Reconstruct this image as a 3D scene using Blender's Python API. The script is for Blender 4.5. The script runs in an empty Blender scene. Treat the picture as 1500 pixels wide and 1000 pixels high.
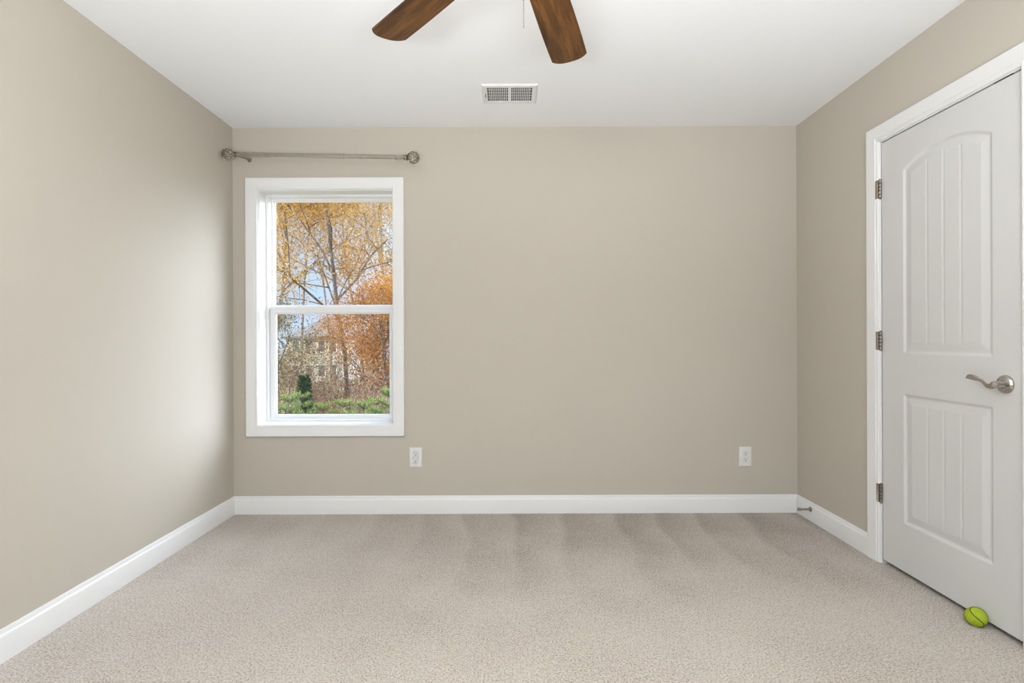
import bpy, bmesh, math, random
from mathutils import Vector, Matrix, Euler

S = bpy.context.scene
COL = S.collection
PI = math.pi

# ------------------------------------------------------------------ camera
F = 770.0                      # focal length in pixels of a 1500 px wide frame
VX, VY = 748.0, 495.0          # vanishing point of the room's long axis
ROLL = 0.0036
CZ = 1.1055
cam_d = bpy.data.cameras.new('camera')
cam_d.sensor_fit = 'HORIZONTAL'
cam_d.sensor_width = 36.0
cam_d.lens = F / 1500.0 * 36.0
cam_d.shift_x = (750.0 - VX) / 1500.0
cam_d.shift_y = (VY - 500.0) / 1500.0
cam_d.clip_start = 0.02
cam_d.clip_end = 400.0
cam = bpy.data.objects.new('camera', cam_d)
COL.objects.link(cam)
cam.matrix_world = Matrix.Translation((0, 0, CZ)) @ Matrix.Rotation(PI / 2, 4, 'X') @ Matrix.Rotation(-ROLL, 4, 'Z')
S.camera = cam

# ------------------------------------------------------------------ colour management
S.view_settings.view_transform = 'Standard'
S.view_settings.look = 'None'
S.view_settings.gamma = 1.0
S.view_settings.use_curve_mapping = False
S.view_settings.exposure = 0.18

# ------------------------------------------------------------------ world: autumn sky, with an added out-of-view glow to the front right
W = bpy.data.worlds.new('sky')
S.world = W
W.use_nodes = True
nt = W.node_tree
nt.nodes.clear()
L = nt.links


def wn(t, **k):
    n = nt.nodes.new(t)
    for a, b in k.items():
        setattr(n, a, b)
    return n


w_out = wn('ShaderNodeOutputWorld')
w_bg = wn('ShaderNodeBackground')
w_tc = wn('ShaderNodeTexCoord')
w_sep = wn('ShaderNodeSeparateXYZ')
L.new(w_tc.outputs['Generated'], w_sep.inputs[0])
w_ramp = wn('ShaderNodeValToRGB')
w_ramp.color_ramp.elements[0].position = 0.0
w_ramp.color_ramp.elements[0].color = (0.55, 0.70, 0.92, 1)
w_ramp.color_ramp.elements[1].position = 0.27
w_ramp.color_ramp.elements[1].color = (0.25, 0.56, 1.0, 1)
L.new(w_sep.outputs['Z'], w_ramp.inputs[0])


def w_patch(direction, power, colour, strength):
    d = Vector(direction).normalized()
    dot = wn('ShaderNodeVectorMath', operation='DOT_PRODUCT')
    L.new(w_tc.outputs['Generated'], dot.inputs[0])
    dot.inputs[1].default_value = d
    mx = wn('ShaderNodeMath', operation='MAXIMUM')
    L.new(dot.outputs['Value'], mx.inputs[0])
    mx.inputs[1].default_value = 0.0
    pw = wn('ShaderNodeMath', operation='POWER')
    L.new(mx.outputs[0], pw.inputs[0])
    pw.inputs[1].default_value = power
    sc = wn('ShaderNodeVectorMath', operation='SCALE')
    sc.inputs[0].default_value = [c * strength for c in colour]
    L.new(pw.outputs[0], sc.inputs['Scale'])
    return sc.outputs[0]


FRONT_GLOW = 13.0             # glow added to the sky out of view, lights the left wall
p1 = w_patch((0.56, 0.74, 0.42), 8.0, (0.86, 0.94, 1.05), FRONT_GLOW)
a1 = wn('ShaderNodeVectorMath', operation='ADD')
L.new(w_ramp.outputs[0], a1.inputs[0])
L.new(p1, a1.inputs[1])
L.new(a1.outputs[0], w_bg.inputs['Color'])
w_bg.inputs['Strength'].default_value = 1.0
L.new(w_bg.outputs[0], w_out.inputs[0])
W.cycles.sampling_method = 'MANUAL'
W.cycles.sample_map_resolution = 512

# ------------------------------------------------------------------ sun (from behind the house, lights the trees)
sun_d = bpy.data.lights.new('sun', 'SUN')
sun_d.energy = 5.9
sun_d.angle = math.radians(0.8)
sun_d.color = (1.0, 0.93, 0.82)
sun = bpy.data.objects.new('sun', sun_d)
COL.objects.link(sun)
sun.rotation_euler = Vector((0.80, 0.62, -0.62)).to_track_quat('-Z', 'Y').to_euler()

# ------------------------------------------------------------------ room numbers (metres)
XL, XR = -1.755, 1.811
YB, YR = 3.325, -0.78
H = 2.44
TW = 0.16                       # wall thickness
WIN = (-1.603, -0.737, 0.556, 2.055)       # opening of the visible window: x0 x1 z0 z1
ADDED_WIN = (-0.85, 1.00, 0.50, 2.10)           # opening of the added double window in the unseen rear wall: x0 x1 z0 z1
DY0, DY1, DTOP = 1.861, 2.564, 2.048       # door leaf
REAR_FILL, REAR_UP_FILL = 27.0, 445.0  # power of the added rear fill lights
LAMP = 86.0                     # fan lamp

# portals: tell the sampler where the sky comes in
for nm, loc, rot, sx, sy in (
        ('window_portal', ((WIN[0] + WIN[1]) / 2, YB + 0.158, (WIN[2] + WIN[3]) / 2), Vector((0, -1, 0)), WIN[1] - WIN[0], WIN[3] - WIN[2]),):
    ld = bpy.data.lights.new(nm, 'AREA')
    ld.shape = 'RECTANGLE'
    ld.size, ld.size_y = sx, sy
    ld.cycles.is_portal = True
    lo = bpy.data.objects.new(nm, ld)
    COL.objects.link(lo)
    lo.location = loc
    lo.rotation_euler = rot.to_track_quat('-Z', 'Z').to_euler()

# unseen fill lights added outside the added window, one level, one tilted up
for nm, loc, aim, sx, sy, watt, colr in (
        ('rear_fill', (0.075, YR - TW - 0.25, 1.45), (-0.12, 1, -0.10), 2.0, 1.5, REAR_FILL, (0.93, 0.97, 1.01)),
        ('rear_up_fill', (0.075, YR - TW - 0.34, 0.22), (-0.05, 1, 1.0), 2.2, 0.6, REAR_UP_FILL, (0.935, 0.965, 1.0))):
    ld = bpy.data.lights.new(nm, 'AREA')
    ld.shape = 'RECTANGLE'
    ld.size, ld.size_y = sx, sy
    ld.energy = watt
    ld.color = colr
    lo = bpy.data.objects.new(nm, ld)
    COL.objects.link(lo)
    lo.location = loc
    lo.rotation_euler = Vector(aim).to_track_quat('-Z', 'Z').to_euler()


# ------------------------------------------------------------------ helpers
def at(px, py, Y):
    """world point at depth Y seen at photograph pixel (px, py)"""
    dx, dy = px - VX, py - VY
    dx, dy = dx - dy * ROLL, dy + dx * ROLL
    return Vector((dx / F * Y, Y, CZ - dy / F * Y))


def new_mat(name):
    m = bpy.data.materials.new(name)
    m.use_nodes = True
    n = m.node_tree
    return m, n, n.nodes['Principled BSDF']


def plain(name, col, rough=0.5, metal=0.0, spec=0.5, bump=0.0, bscale=200.0, var=0.0, vscale=3.0):
    m, n, b = new_mat(name)
    b.inputs['Base Color'].default_value = (*col, 1)
    b.inputs['Roughness'].default_value = rough
    b.inputs['Metallic'].default_value = metal
    b.inputs['Specular IOR Level'].default_value = spec
    tc = n.nodes.new('ShaderNodeTexCoord')
    if bump:
        nz = n.nodes.new('ShaderNodeTexNoise')
        nz.inputs['Scale'].default_value = bscale
        nz.inputs['Detail'].default_value = 3
        n.links.new(tc.outputs['Object'], nz.inputs['Vector'])
        bp = n.nodes.new('ShaderNodeBump')
        bp.inputs['Strength'].default_value = bump
        bp.inputs['Distance'].default_value = 0.002
        n.links.new(nz.outputs['Fac'], bp.inputs['Height'])
        n.links.new(bp.outputs[0], b.inputs['Normal'])
    if var:
        nz = n.nodes.new('ShaderNodeTexNoise')
        nz.inputs['Scale'].default_value = vscale
        nz.inputs['Detail'].default_value = 4
        n.links.new(tc.outputs['Object'], nz.inputs['Vector'])
        r = n.nodes.new('ShaderNodeValToRGB')
        r.color_ramp.elements[0].position = 0.3
        r.color_ramp.elements[1].position = 0.7
        r.color_ramp.elements[0].color = (*[c * (1 - var) for c in col], 1)
        r.color_ramp.elements[1].color = (*[min(1, c * (1 + var)) for c in col], 1)
        n.links.new(nz.outputs['Fac'], r.inputs[0])
        n.links.new(r.outputs[0], b.inputs['Base Color'])
    return m


def box(bm, x0, x1, y0, y1, z0, z1):
    v = [bm.verts.new(p) for p in ((x0, y0, z0), (x1, y0, z0), (x1, y1, z0), (x0, y1, z0),
                                   (x0, y0, z1), (x1, y0, z1), (x1, y1, z1), (x0, y1, z1))]
    for f in ((3, 2, 1, 0), (4, 5, 6, 7), (0, 1, 5, 4), (1, 2, 6, 5), (2, 3, 7, 6), (3, 0, 4, 7)):
        bm.faces.new([v[i] for i in f])
    return v


def frame_of(d):
    d = d.normalized()
    up = Vector((0, 0, 1)) if abs(d.z) < 0.9 else Vector((1, 0, 0))
    a = d.cross(up).normalized()
    return a, d.cross(a).normalized()


def tube(bm, pts, rads, n=8, caps=True, flat=None):
    """a tube along pts; flat = per-point (ra, rb) ellipse factors with fixed frame"""
    pts = [Vector(p) for p in pts]
    if not isinstance(rads, (list, tuple)):
        rads = [rads] * len(pts)
    rings = []
    prev = None
    for i, p in enumerate(pts):
        d = (pts[min(i + 1, len(pts) - 1)] - pts[max(i - 1, 0)])
        if d.length < 1e-9:
            d = Vector((0, 0, 1))
        d.normalize()
        if prev is None:
            a, b = frame_of(d)
        else:
            a = prev - d * prev.dot(d)
            if a.length < 1e-6:
                a, _ = frame_of(d)
            a.normalize()
            b = d.cross(a).normalized()
        prev = a
        fa, fb = (1, 1) if flat is None else flat[i]
        rings.append([bm.verts.new(p + a * math.cos(2 * PI * k / n) * rads[i] * fa + b * math.sin(2 * PI * k / n) * rads[i] * fb) for k in range(n)])
    for r0, r1 in zip(rings, rings[1:]):
        for k in range(n):
            bm.faces.new((r0[k], r0[(k + 1) % n], r1[(k + 1) % n], r1[k]))
    if caps:
        bm.faces.new(rings[0][::-1])
        bm.faces.new(rings[-1])
    return rings


def lathe(bm, prof, axis='Z', origin=(0, 0, 0), n=32, direction=1):
    """prof: list of (radius, height) along axis"""
    o = Vector(origin)
    rings = []
    for r, h in prof:
        ring = []
        for k in range(n):
            c, s = math.cos(2 * PI * k / n) * r, math.sin(2 * PI * k / n) * r
            h2 = h * direction
            p = {'Z': (c, s, h2), 'X': (h2, c, s), 'Y': (c, h2, s)}[axis]
            ring.append(bm.verts.new(o + Vector(p)))
        rings.append(ring)
    for r0, r1 in zip(rings, rings[1:]):
        for k in range(n):
            bm.faces.new((r0[k], r0[(k + 1) % n], r1[(k + 1) % n], r1[k]))
    bm.faces.new(rings[0][::-1])
    bm.faces.new(rings[-1])


def link(name, me, mat, parent=None):
    o = bpy.data.objects.new(name, me)
    COL.objects.link(o)
    if mat is not None:
        me.materials.append(mat)
    if parent is not None:
        o.parent = parent
        o.matrix_parent_inverse = root_matrix(parent).inverted()
    return o


def root_matrix(o):
    m = Matrix.Identity(4)
    chain = []
    while o is not None:
        chain.append(o)
        o = o.parent
    for c in reversed(chain):
        m = m @ (c.matrix_parent_inverse if c.parent else Matrix.Identity(4)) @ c.matrix_basis
    return m


def obj(name, bm, mat, parent=None, smooth=False, bevel=0.0, seg=2, angle=35):
    bmesh.ops.recalc_face_normals(bm, faces=bm.faces)
    me = bpy.data.meshes.new(name)
    bm.to_mesh(me)
    bm.free()
    o = link(name, me, mat, parent)
    if smooth:
        me.polygons.foreach_set('use_smooth', [True] * len(me.polygons))
        me.set_sharp_from_angle(angle=math.radians(angle))
    if bevel:
        md = o.modifiers.new('bevel', 'BEVEL')
        md.width = bevel
        md.segments = seg
        md.limit_method = 'ANGLE'
    return o


def B():
    return bmesh.new()


def boxobj(name, dims, mat, parent=None, bevel=0.0):
    b = B()
    box(b, *dims)
    return obj(name, b, mat, parent, bevel=bevel)


def empty(name, loc):
    o = bpy.data.objects.new(name, None)
    COL.objects.link(o)
    o.location = loc
    o.empty_display_size = 0.05
    return o


def tag(o, label, cat=None, group=None, kind=None):
    o['label'] = label
    if cat:
        o['category'] = cat
    if group:
        o['group'] = group
    if kind:
        o['kind'] = kind
    return o


def sweep(bm, path, prof, to3, closed):
    """mitred moulding: path = corners in (u, v); prof = (offset outward, depth); the path runs so that outward is on its left"""
    n = len(path)
    offs = []
    for i in range(n):
        def nrm(a, b):
            d = (Vector(b) - Vector(a)).normalized()
            return Vector((-d.y, d.x))
        if closed or 0 < i < n - 1:
            n1 = nrm(path[i - 1], path[i])
            n2 = nrm(path[i], path[(i + 1) % n])
            m = (n1 + n2)
            m = m / (1 + n1.dot(n2))
        elif i == 0:
            m = nrm(path[0], path[1])
        else:
            m = nrm(path[-2], path[-1])
        offs.append(m)
    rows = [[bm.verts.new(to3(path[i][0] + offs[i].x * a, path[i][1] + offs[i].y * a, d)) for a, d in prof] for i in range(n)]
    m = len(prof)
    for i in range(n if closed else n - 1):
        r0, r1 = rows[i], rows[(i + 1) % n]
        for k in range(m):
            bm.faces.new((r0[k], r0[(k + 1) % m], r1[(k + 1) % m], r1[k]))
    if not closed:
        bm.faces.new(rows[0])
        bm.faces.new(rows[-1])


def rect_path(u0, u1, v0, v1):
    # clockwise, so the left-hand normal points outward
    return [(u0, v0), (u0, v1), (u1, v1), (u1, v0)]


# ------------------------------------------------------------------ materials
WALL = plain('wall_paint', (0.538, 0.496, 0.424), 0.75, bump=0.10, bscale=260, spec=0.25)
CEIL = plain('ceiling_paint', (0.875, 0.888, 0.905), 0.9, bump=0.08, bscale=180, spec=0.2)
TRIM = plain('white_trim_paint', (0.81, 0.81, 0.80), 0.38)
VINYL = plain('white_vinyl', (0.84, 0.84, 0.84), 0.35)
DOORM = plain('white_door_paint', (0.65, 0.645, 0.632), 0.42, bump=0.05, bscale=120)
PLASTIC = plain('white_plastic', (0.78, 0.77, 0.75), 0.35)
SLOT = plain('dark_slot', (0.02, 0.018, 0.016), 0.7)
NICKEL = plain('satin_nickel', (0.49, 0.455, 0.41), 0.18, 1.0, var=0.08, vscale=30)
NICKEL_D = plain('aged_nickel', (0.34, 0.30, 0.25), 0.32, 1.0, var=0.15, vscale=60)
BRONZE = plain('dark_steel', (0.16, 0.14, 0.12), 0.4, 1.0)
DUCT = plain('vent_duct', (0.10, 0.095, 0.09), 0.8)
VENTM = plain('white_vent_enamel', (0.77, 0.77, 0.765), 0.5)
RUBBER = plain('grey_rubber', (0.25, 0.23, 0.20), 0.6)
HALL = plain('hall_paint', (0.35, 0.32, 0.28), 0.8)

# carpet ------------------------------------------------------------
CARPET, n, b = new_mat('carpet')
b.inputs['Roughness'].default_value = 1.0
b.inputs['Specular IOR Level'].default_value = 0.05
b.inputs['Sheen Weight'].default_value = 0.25
b.inputs['Sheen Roughness'].default_value = 0.6
tc = n.nodes.new('ShaderNodeTexCoord')


def nn(t, **k):
    x = n.nodes.new(t)
    for a, c in k.items():
        setattr(x, a, c)
    return x


def mth(op, a, c=None, clamp=False):
    x = nn('ShaderNodeMath', operation=op, use_clamp=clamp)
    for i, v in enumerate((a, c)):
        if v is None:
            continue
        if isinstance(v, (int, float)):
            x.inputs[i].default_value = v
        else:
            n.links.new(v, x.inputs[i])
    return x.outputs[0]


def noise(scale, detail, rough=0.5, vec=None):
    x = nn('ShaderNodeTexNoise')
    x.inputs['Scale'].default_value = scale
    x.inputs['Detail'].default_value = detail
    x.inputs['Roughness'].default_value = rough
    n.links.new(vec if vec else tc.outputs['Object'], x.inputs['Vector'])
    return x.outputs['Fac']


sep = nn('ShaderNodeSeparateXYZ')
n.links.new(tc.outputs['Object'], sep.inputs[0])
tuft = noise(150, 2, 0.75)
tuft2 = noise(38, 3, 0.6)
blotch = noise(2.2, 3, 0.5)
wob = noise(1.1, 1)
# nap marks left by the vacuum cleaner, brushed towards the far wall
xs = mth('ADD', sep.outputs['X'], mth('MULTIPLY', mth('SUBTRACT', wob, 0.5), 0.42))
ph = mth('FRACT', mth('MULTIPLY', xs, 3.5))
saw = mth('MULTIPLY', mth('POWER', mth('SUBTRACT', 1.0, ph), 1.0), mth('MULTIPLY', ph, 6.0, True))
fadeY = nn('ShaderNodeMapRange')
fadeY.inputs['From Min'].default_value = 2.15
fadeY.inputs['From Max'].default_value = 3.1
n.links.new(mth('ADD', sep.outputs['Y'], mth('MULTIPLY', mth('SUBTRACT', noise(4.0, 3), 0.5), 1.3)), fadeY.inputs['Value'])
fadeX = nn('ShaderNodeMapRange')
fadeX.inputs['From Min'].default_value = -0.9
fadeX.inputs['From Max'].default_value = -0.1
n.links.new(sep.outputs['X'], fadeX.inputs['Value'])
band = mth('MULTIPLY', mth('MULTIPLY', mth('ADD', mth('MULTIPLY', saw, 0.75), 0.25), fadeY.outputs[0]), mth('ADD', mth('MULTIPLY', fadeX.outputs[0], 0.75), 0.25))
shade = mth('ADD', mth('MULTIPLY', tuft, 1.0), mth('MULTIPLY', tuft2, 0.15))
shade = mth('ADD', shade, mth('MULTIPLY', mth('SUBTRACT', blotch, 0.5), 0.15))
shade = mth('SUBTRACT', shade, mth('MULTIPLY', band, 0.14))
rp = nn('ShaderNodeValToRGB')
e = rp.color_ramp.elements
e[0].position = 0.37
e[0].color = (0.23, 0.190, 0.155, 1)
e[1].position = 0.67
e[1].color = (0.76, 0.69, 0.61, 1)
x = e.new(0.50)
x.color = (0.53, 0.46, 0.39, 1)
n.links.new(shade, rp.inputs[0])
n.links.new(rp.outputs[0], b.inputs['Base Color'])
bp = nn('ShaderNodeBump')
bp.inputs['Strength'].default_value = 1.0
bp.inputs['Distance'].default_value = 0.012
n.links.new(tuft, bp.inputs['Height'])
n.links.new(bp.outputs[0], b.inputs['Normal'])

# walnut fan blades --------------------------------------------------
WOOD, n, b = new_mat('walnut_blade')
tc = n.nodes.new('ShaderNodeTexCoord')
mp = nn('ShaderNodeMapping')
mp.inputs['Scale'].default_value = (1.6, 16.0, 16.0)
n.links.new(tc.outputs['Object'], mp.inputs[0])
g1 = noise(1.6, 5, 0.6, mp.outputs[0])
mp2 = nn('ShaderNodeMapping')
mp2.inputs['Scale'].default_value = (4.0, 120.0, 120.0)
n.links.new(tc.outputs['Object'], mp2.inputs[0])
g2 = noise(1.5, 3, 0.6, mp2.outputs[0])
gg = mth('ADD', mth('MULTIPLY', g1, 0.8), mth('MULTIPLY', g2, 0.25))
wv = mth('ABSOLUTE', mth('SINE', mth('MULTIPLY', g1, 26.0)))
gg = mth('ADD', gg, mth('MULTIPLY', wv, 0.10))
rp = nn('ShaderNodeValToRGB')
e = rp.color_ramp.elements
e[0].position = 0.38
e[0].color = (0.026, 0.010, 0.003, 1)
e[1].position = 0.76
e[1].color = (0.165, 0.070, 0.017, 1)
x = e.new(0.56)
x.color = (0.076, 0.030, 0.007, 1)
n.links.new(gg, rp.inputs[0])
n.links.new(rp.outputs[0], b.inputs['Base Color'])
b.inputs['Roughness'].default_value = 0.45
b.inputs['Specular IOR Level'].default_value = 0.3

# glass ---------------------------------------------------------------
GLASS = bpy.data.materials.new('window_glass')
GLASS.use_nodes = True
n = GLASS.node_tree
n.nodes.clear()
o_ = nn('ShaderNodeOutputMaterial')
mx = nn('ShaderNodeMixShader')
tr = nn('ShaderNodeBsdfTransparent')
gl = nn('ShaderNodeBsdfGlossy')
gl.inputs['Roughness'].default_value = 0.02
mx.inputs[0].default_value = 0.035
n.links.new(tr.outputs[0], mx.inputs[1])
n.links.new(gl.outputs[0], mx.inputs[2])
n.links.new(mx.outputs[0], o_.inputs[0])

# lamp bowl ------------------------------------------------------------
BOWL, n, b = new_mat('lit_frosted_glass')
b.inputs['Base Color'].default_value = (0.9, 0.88, 0.84, 1)
b.inputs['Emission Color'].default_value = (1.0, 0.95, 0.88, 1)
b.inputs['Emission Strength'].default_value = LAMP


def leaf_mat(name, cols, transl=0.35):
    global n
    m = bpy.data.materials.new(name)
    m.use_nodes = True
    n = m.node_tree
    n.nodes.clear()
    out = nn('ShaderNodeOutputMaterial')
    geo = nn('ShaderNodeNewGeometry')
    r = nn('ShaderNodeValToRGB')
    e = r.color_ramp.elements
    e[0].position, e[0].color = 0.0, (*cols[0], 1)
    e[1].position, e[1].color = 1.0, (*cols[-1], 1)
    for i, c in enumerate(cols[1:-1]):
        x = e.new((i + 1) / (len(cols) - 1))
        x.color = (*c, 1)
    n.links.new(geo.outputs['Random Per Island'], r.inputs[0])
    d = nn('ShaderNodeBsdfDiffuse')
    t = nn('ShaderNodeBsdfTranslucent')
    mx = nn('ShaderNodeMixShader')
    mx.inputs[0].default_value = transl
    n.links.new(r.outputs[0], d.inputs[0])
    n.links.new(r.outputs[0], t.inputs[0])
    n.links.new(d.outputs[0], mx.inputs[1])
    n.links.new(t.outputs[0], mx.inputs[2])
    n.links.new(mx.outputs[0], out.inputs[0])
    return m


GOLD = leaf_mat('golden_leaves', [(0.24, 0.13, 0.04), (0.74, 0.40, 0.05), (0.86, 0.56, 0.09), (0.56, 0.44, 0.22), (0.74, 0.40, 0.08), (0.82, 0.64, 0.34)])
ORANGE = leaf_mat('orange_leaves', [(0.26, 0.10, 0.04), (0.66, 0.30, 0.05), (0.78, 0.42, 0.08), (0.46, 0.20, 0.08), (0.78, 0.50, 0.20)])
RUST = leaf_mat('rust_leaves', [(0.08, 0.05, 0.035), (0.40, 0.19, 0.10), (0.58, 0.36, 0.22), (0.30, 0.23, 0.16), (0.55, 0.45, 0.36)])
OLIVE = leaf_mat('olive_leaves', [(0.05, 0.05, 0.02), (0.12, 0.12, 0.04), (0.34, 0.28, 0.09), (0.58, 0.43, 0.16), (0.24, 0.22, 0.10), (0.50, 0.44, 0.28)])
PALE = leaf_mat('pale_pink_leaves', [(0.58, 0.44, 0.36), (0.70, 0.50, 0.32), (0.64, 0.56, 0.52), (0.78, 0.55, 0.28)])
PINE = leaf_mat('pine_needles', [(0.13, 0.22, 0.07), (0.30, 0.40, 0.12), (0.48, 0.52, 0.20), (0.22, 0.34, 0.14)], 0.25)
CEDAR = leaf_mat('dark_cedar_needles', [(0.02, 0.06, 0.025), (0.04, 0.11, 0.04), (0.06, 0.14, 0.05)], 0.2)
BARK = plain('grey_brown_bark', (0.19, 0.155, 0.13), 0.9, var=0.35, vscale=3)
BIRCH = plain('pale_bark', (0.52, 0.48, 0.44), 0.85, var=0.3, vscale=2)
TWIG = plain('bare_twig_bark', (0.30, 0.25, 0.23), 0.9, var=0.25, vscale=2)

# ================================================================== SETTING
# floor, ceiling, walls
boxobj_ = boxobj('floor', (XL - TW, 3.3, YR - TW, YB + TW, -0.2, 0.0), CARPET)
tag(boxobj_, 'beige cut pile carpet with vacuum marks', 'floor', kind='structure')
o = boxobj('ceiling', (XL - TW, 3.3, YR - TW, YB + TW, H, H + 0.25), CEIL)
tag(o, 'smooth white painted ceiling', 'ceiling', kind='structure')
o = boxobj('wall_left', (XL - TW, XL, YR - TW, YB + TW, 0, H), WALL)
tag(o, 'beige wall on the left, brightened by the window', 'wall', kind='structure')

bm = B()
x0, x1, z0, z1 = WIN
box(bm, XL, x0, YB, YB + TW, 0, H)
box(bm, x1, XR, YB, YB + TW, 0, H)
box(bm, x0, x1, YB, YB + TW, 0, z0)
box(bm, x0, x1, YB, YB + TW, z1, H)
o = obj('wall_back', bm, WALL)
tag(o, 'beige far wall with the window and two outlets', 'wall', kind='structure')

bm = B()
JY0, JY1, JT = DY0 - 0.019, DY1 + 0.0195, DTOP + 0.021      # rough opening of the door
wx = XR + 0.115
box(bm, XR, wx, YR - TW, JY0, 0, H)
box(bm, XR, wx, JY0, JY1, JT, H)
box(bm, XR, wx, JY1, YB + TW, 0, H)
o = obj('wall_right', bm, WALL)
tag(o, 'beige wall on the right with the white door', 'wall', kind='structure')
bm = B()
box(bm, XL, ADDED_WIN[0], YR - TW, YR, 0, H)
box(bm, ADDED_WIN[1], XR, YR - TW, YR, 0, H)
box(bm, ADDED_WIN[0], ADDED_WIN[1], YR - TW, YR, 0, ADDED_WIN[2])
box(bm, ADDED_WIN[0], ADDED_WIN[1], YR - TW, YR, ADDED_WIN[3], H)
o = obj('wall_rear', bm, WALL)
tag(o, 'beige wall behind the viewpoint', 'wall', kind='structure')
bm = B()
box(bm, wx, 3.3, 1.15, 1.25, 0, H)
box(bm, 3.2, 3.3, 1.25, YB + TW - 0.1, 0, H)
box(bm, wx, 3.3, YB + TW - 0.1, YB + TW, 0, H)
o = obj('wall_hall', bm, HALL)
tag(o, 'walls of the hall beyond the closed door', 'wall', kind='structure')

# baseboards
BT, BH = 0.014, 0.112
BPROF = [(0, 0), (BT, 0), (BT, 0.086), (BT * 0.85, 0.092), (BT * 0.62, 0.096), (BT * 0.55, 0.104), (BT * 0.35, BH), (0, BH)]


def baseboard(name, p0, p1, inward, label):
    bm = B()
    p0, p1, w = Vector(p0), Vector(p1), Vector(inward)
    r0 = [bm.verts.new(p0 + w * a + Vector((0, 0, z))) for a, z in BPROF]
    r1 = [bm.verts.new(p1 + w * a + Vector((0, 0, z))) for a, z in BPROF]
    k = len(BPROF)
    for i in range(k):
        bm.faces.new((r0[i], r0[(i + 1) % k], r1[(i + 1) % k], r1[i]))
    bm.faces.new(r0)
    bm.faces.new(r1)
    tag(obj(name, bm, TRIM, smooth=True, angle=30), label, 'baseboard', kind='structure')


CASW = 0.076
CY0, CY1 = DY0 - 0.008, DY1 + 0.010          # inner edge of the door casing
baseboard('baseboard_back', (XL, YB, 0), (XR, YB, 0), (0, -1, 0), 'white baseboard along the far wall')
baseboard('baseboard_left', (XL, YR + BT, 0), (XL, YB - BT, 0), (1, 0, 0), 'white baseboard along the left wall')
baseboard('baseboard_right', (XR, CY1 + CASW, 0), (XR, YB - BT, 0), (-1, 0, 0), 'short white baseboard between the far corner and the door')
baseboard('baseboard_right_rear', (XR, YR + BT, 0), (XR, CY0 - CASW, 0), (-1, 0, 0), 'white baseboard on the right wall before the door')
baseboard('baseboard_rear', (XL, YR, 0), (XR, YR, 0), (0, 1, 0), 'white baseboard behind the viewpoint')

# ------------------------------------------------------------------ window in the far wall
win = empty('window_1', ((x0 + x1) / 2, YB, z0))
tag(win, 'white double-hung window in the far wall looking out on autumn trees', 'window', kind='structure')
toB = lambda u, v, d: (u, YB + d, v)
# casing: picture-framed, all four sides, 6.5 cm wide
CAS = [(-0.004, 0.0), (-0.004, -0.010), (0.004, -0.0125), (0.010, -0.0115), (0.014, -0.0135), (0.040, -0.016), (0.056, -0.019), (0.063, -0.019), (0.0655, -0.016), (0.0655, 0.0)]
bm = B()
sweep(bm, rect_path(*WIN), CAS, toB, True)
obj('window_casing', bm, TRIM, win, smooth=True, angle=25)
# extension jambs
bm = B()
sweep(bm, rect_path(*WIN), [(0, 0), (0, 0.165), (-0.012, 0.165), (-0.012, 0.012), (-0.006, 0.0)], toB, True)
obj('jamb', bm, TRIM, win, smooth=True, angle=25)
# vinyl frame with two stops
g0 = (x0 + 0.012, x1 - 0.012, z0 + 0.012, z1 - 0.012)
bm = B()
sweep(bm, rect_path(*g0), [(0, 0.098), (0, 0.185), (-0.022, 0.185), (-0.022, 0.150), (-0.014, 0.147), (-0.014, 0.108), (-0.009, 0.098)], toB, True)
obj('window_frame', bm, VINYL, win, smooth=True, angle=25)
# upper sash: glass -1.566..-0.774 x 1.335..2.0125 at depth 0.175
GU = (-1.563, -0.777, 1.330, 2.0125)
bm = B()
sweep(bm, rect_path(*GU), [(0, 0.178), (0, 0.172), (0.007, 0.162), (0.016, 0.160), (0.016, 0.183), (0.0, 0.183)], toB, True)
us = obj('upper_sash', bm, VINYL, win, smooth=True, angle=25)
bm = B()
box(bm, GU[0] - 0.004, GU[1] + 0.004, YB + 0.176, YB + 0.180, GU[2] - 0.004, GU[3] + 0.004)
obj('pane', bm, GLASS, us)
# lower sash: glass -1.543..-0.797 x 0.606..1.267 at depth 0.135
GL = (-1.543, -0.797, 0.608, 1.268)
bm = B()
sweep(bm, rect_path(*GL), [(0, 0.139), (0, 0.133), (0.006, 0.127), (0.011, 0.122), (0.032, 0.120), (0.034, 0.122), (0.034, 0.152), (0.0, 0.152)], toB, True)
ls = obj('lower_sash', bm, VINYL, win, smooth=True, angle=25)
bm = B()
box(bm, GL[0] - 0.004, GL[1] + 0.004, YB + 0.138, YB + 0.142, GL[2] - 0.004, GL[3] + 0.004)
obj('pane', bm, GLASS, ls)
bm = B()
box(bm, x0 + 0.03, x1 - 0.03, YB + 0.118, YB + 0.160, GL[3] + 0.030, GL[3] + 0.048)
obj('meeting_rail', bm, VINYL, ls, bevel=0.003)
bm = B()
box(bm, x0 + 0.03, x1 - 0.03, YB + 0.104, YB + 0.122, GL[2] - 0.040, GL[2] - 0.028)
obj('lift_rail', bm, VINYL, ls, bevel=0.003)

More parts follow.
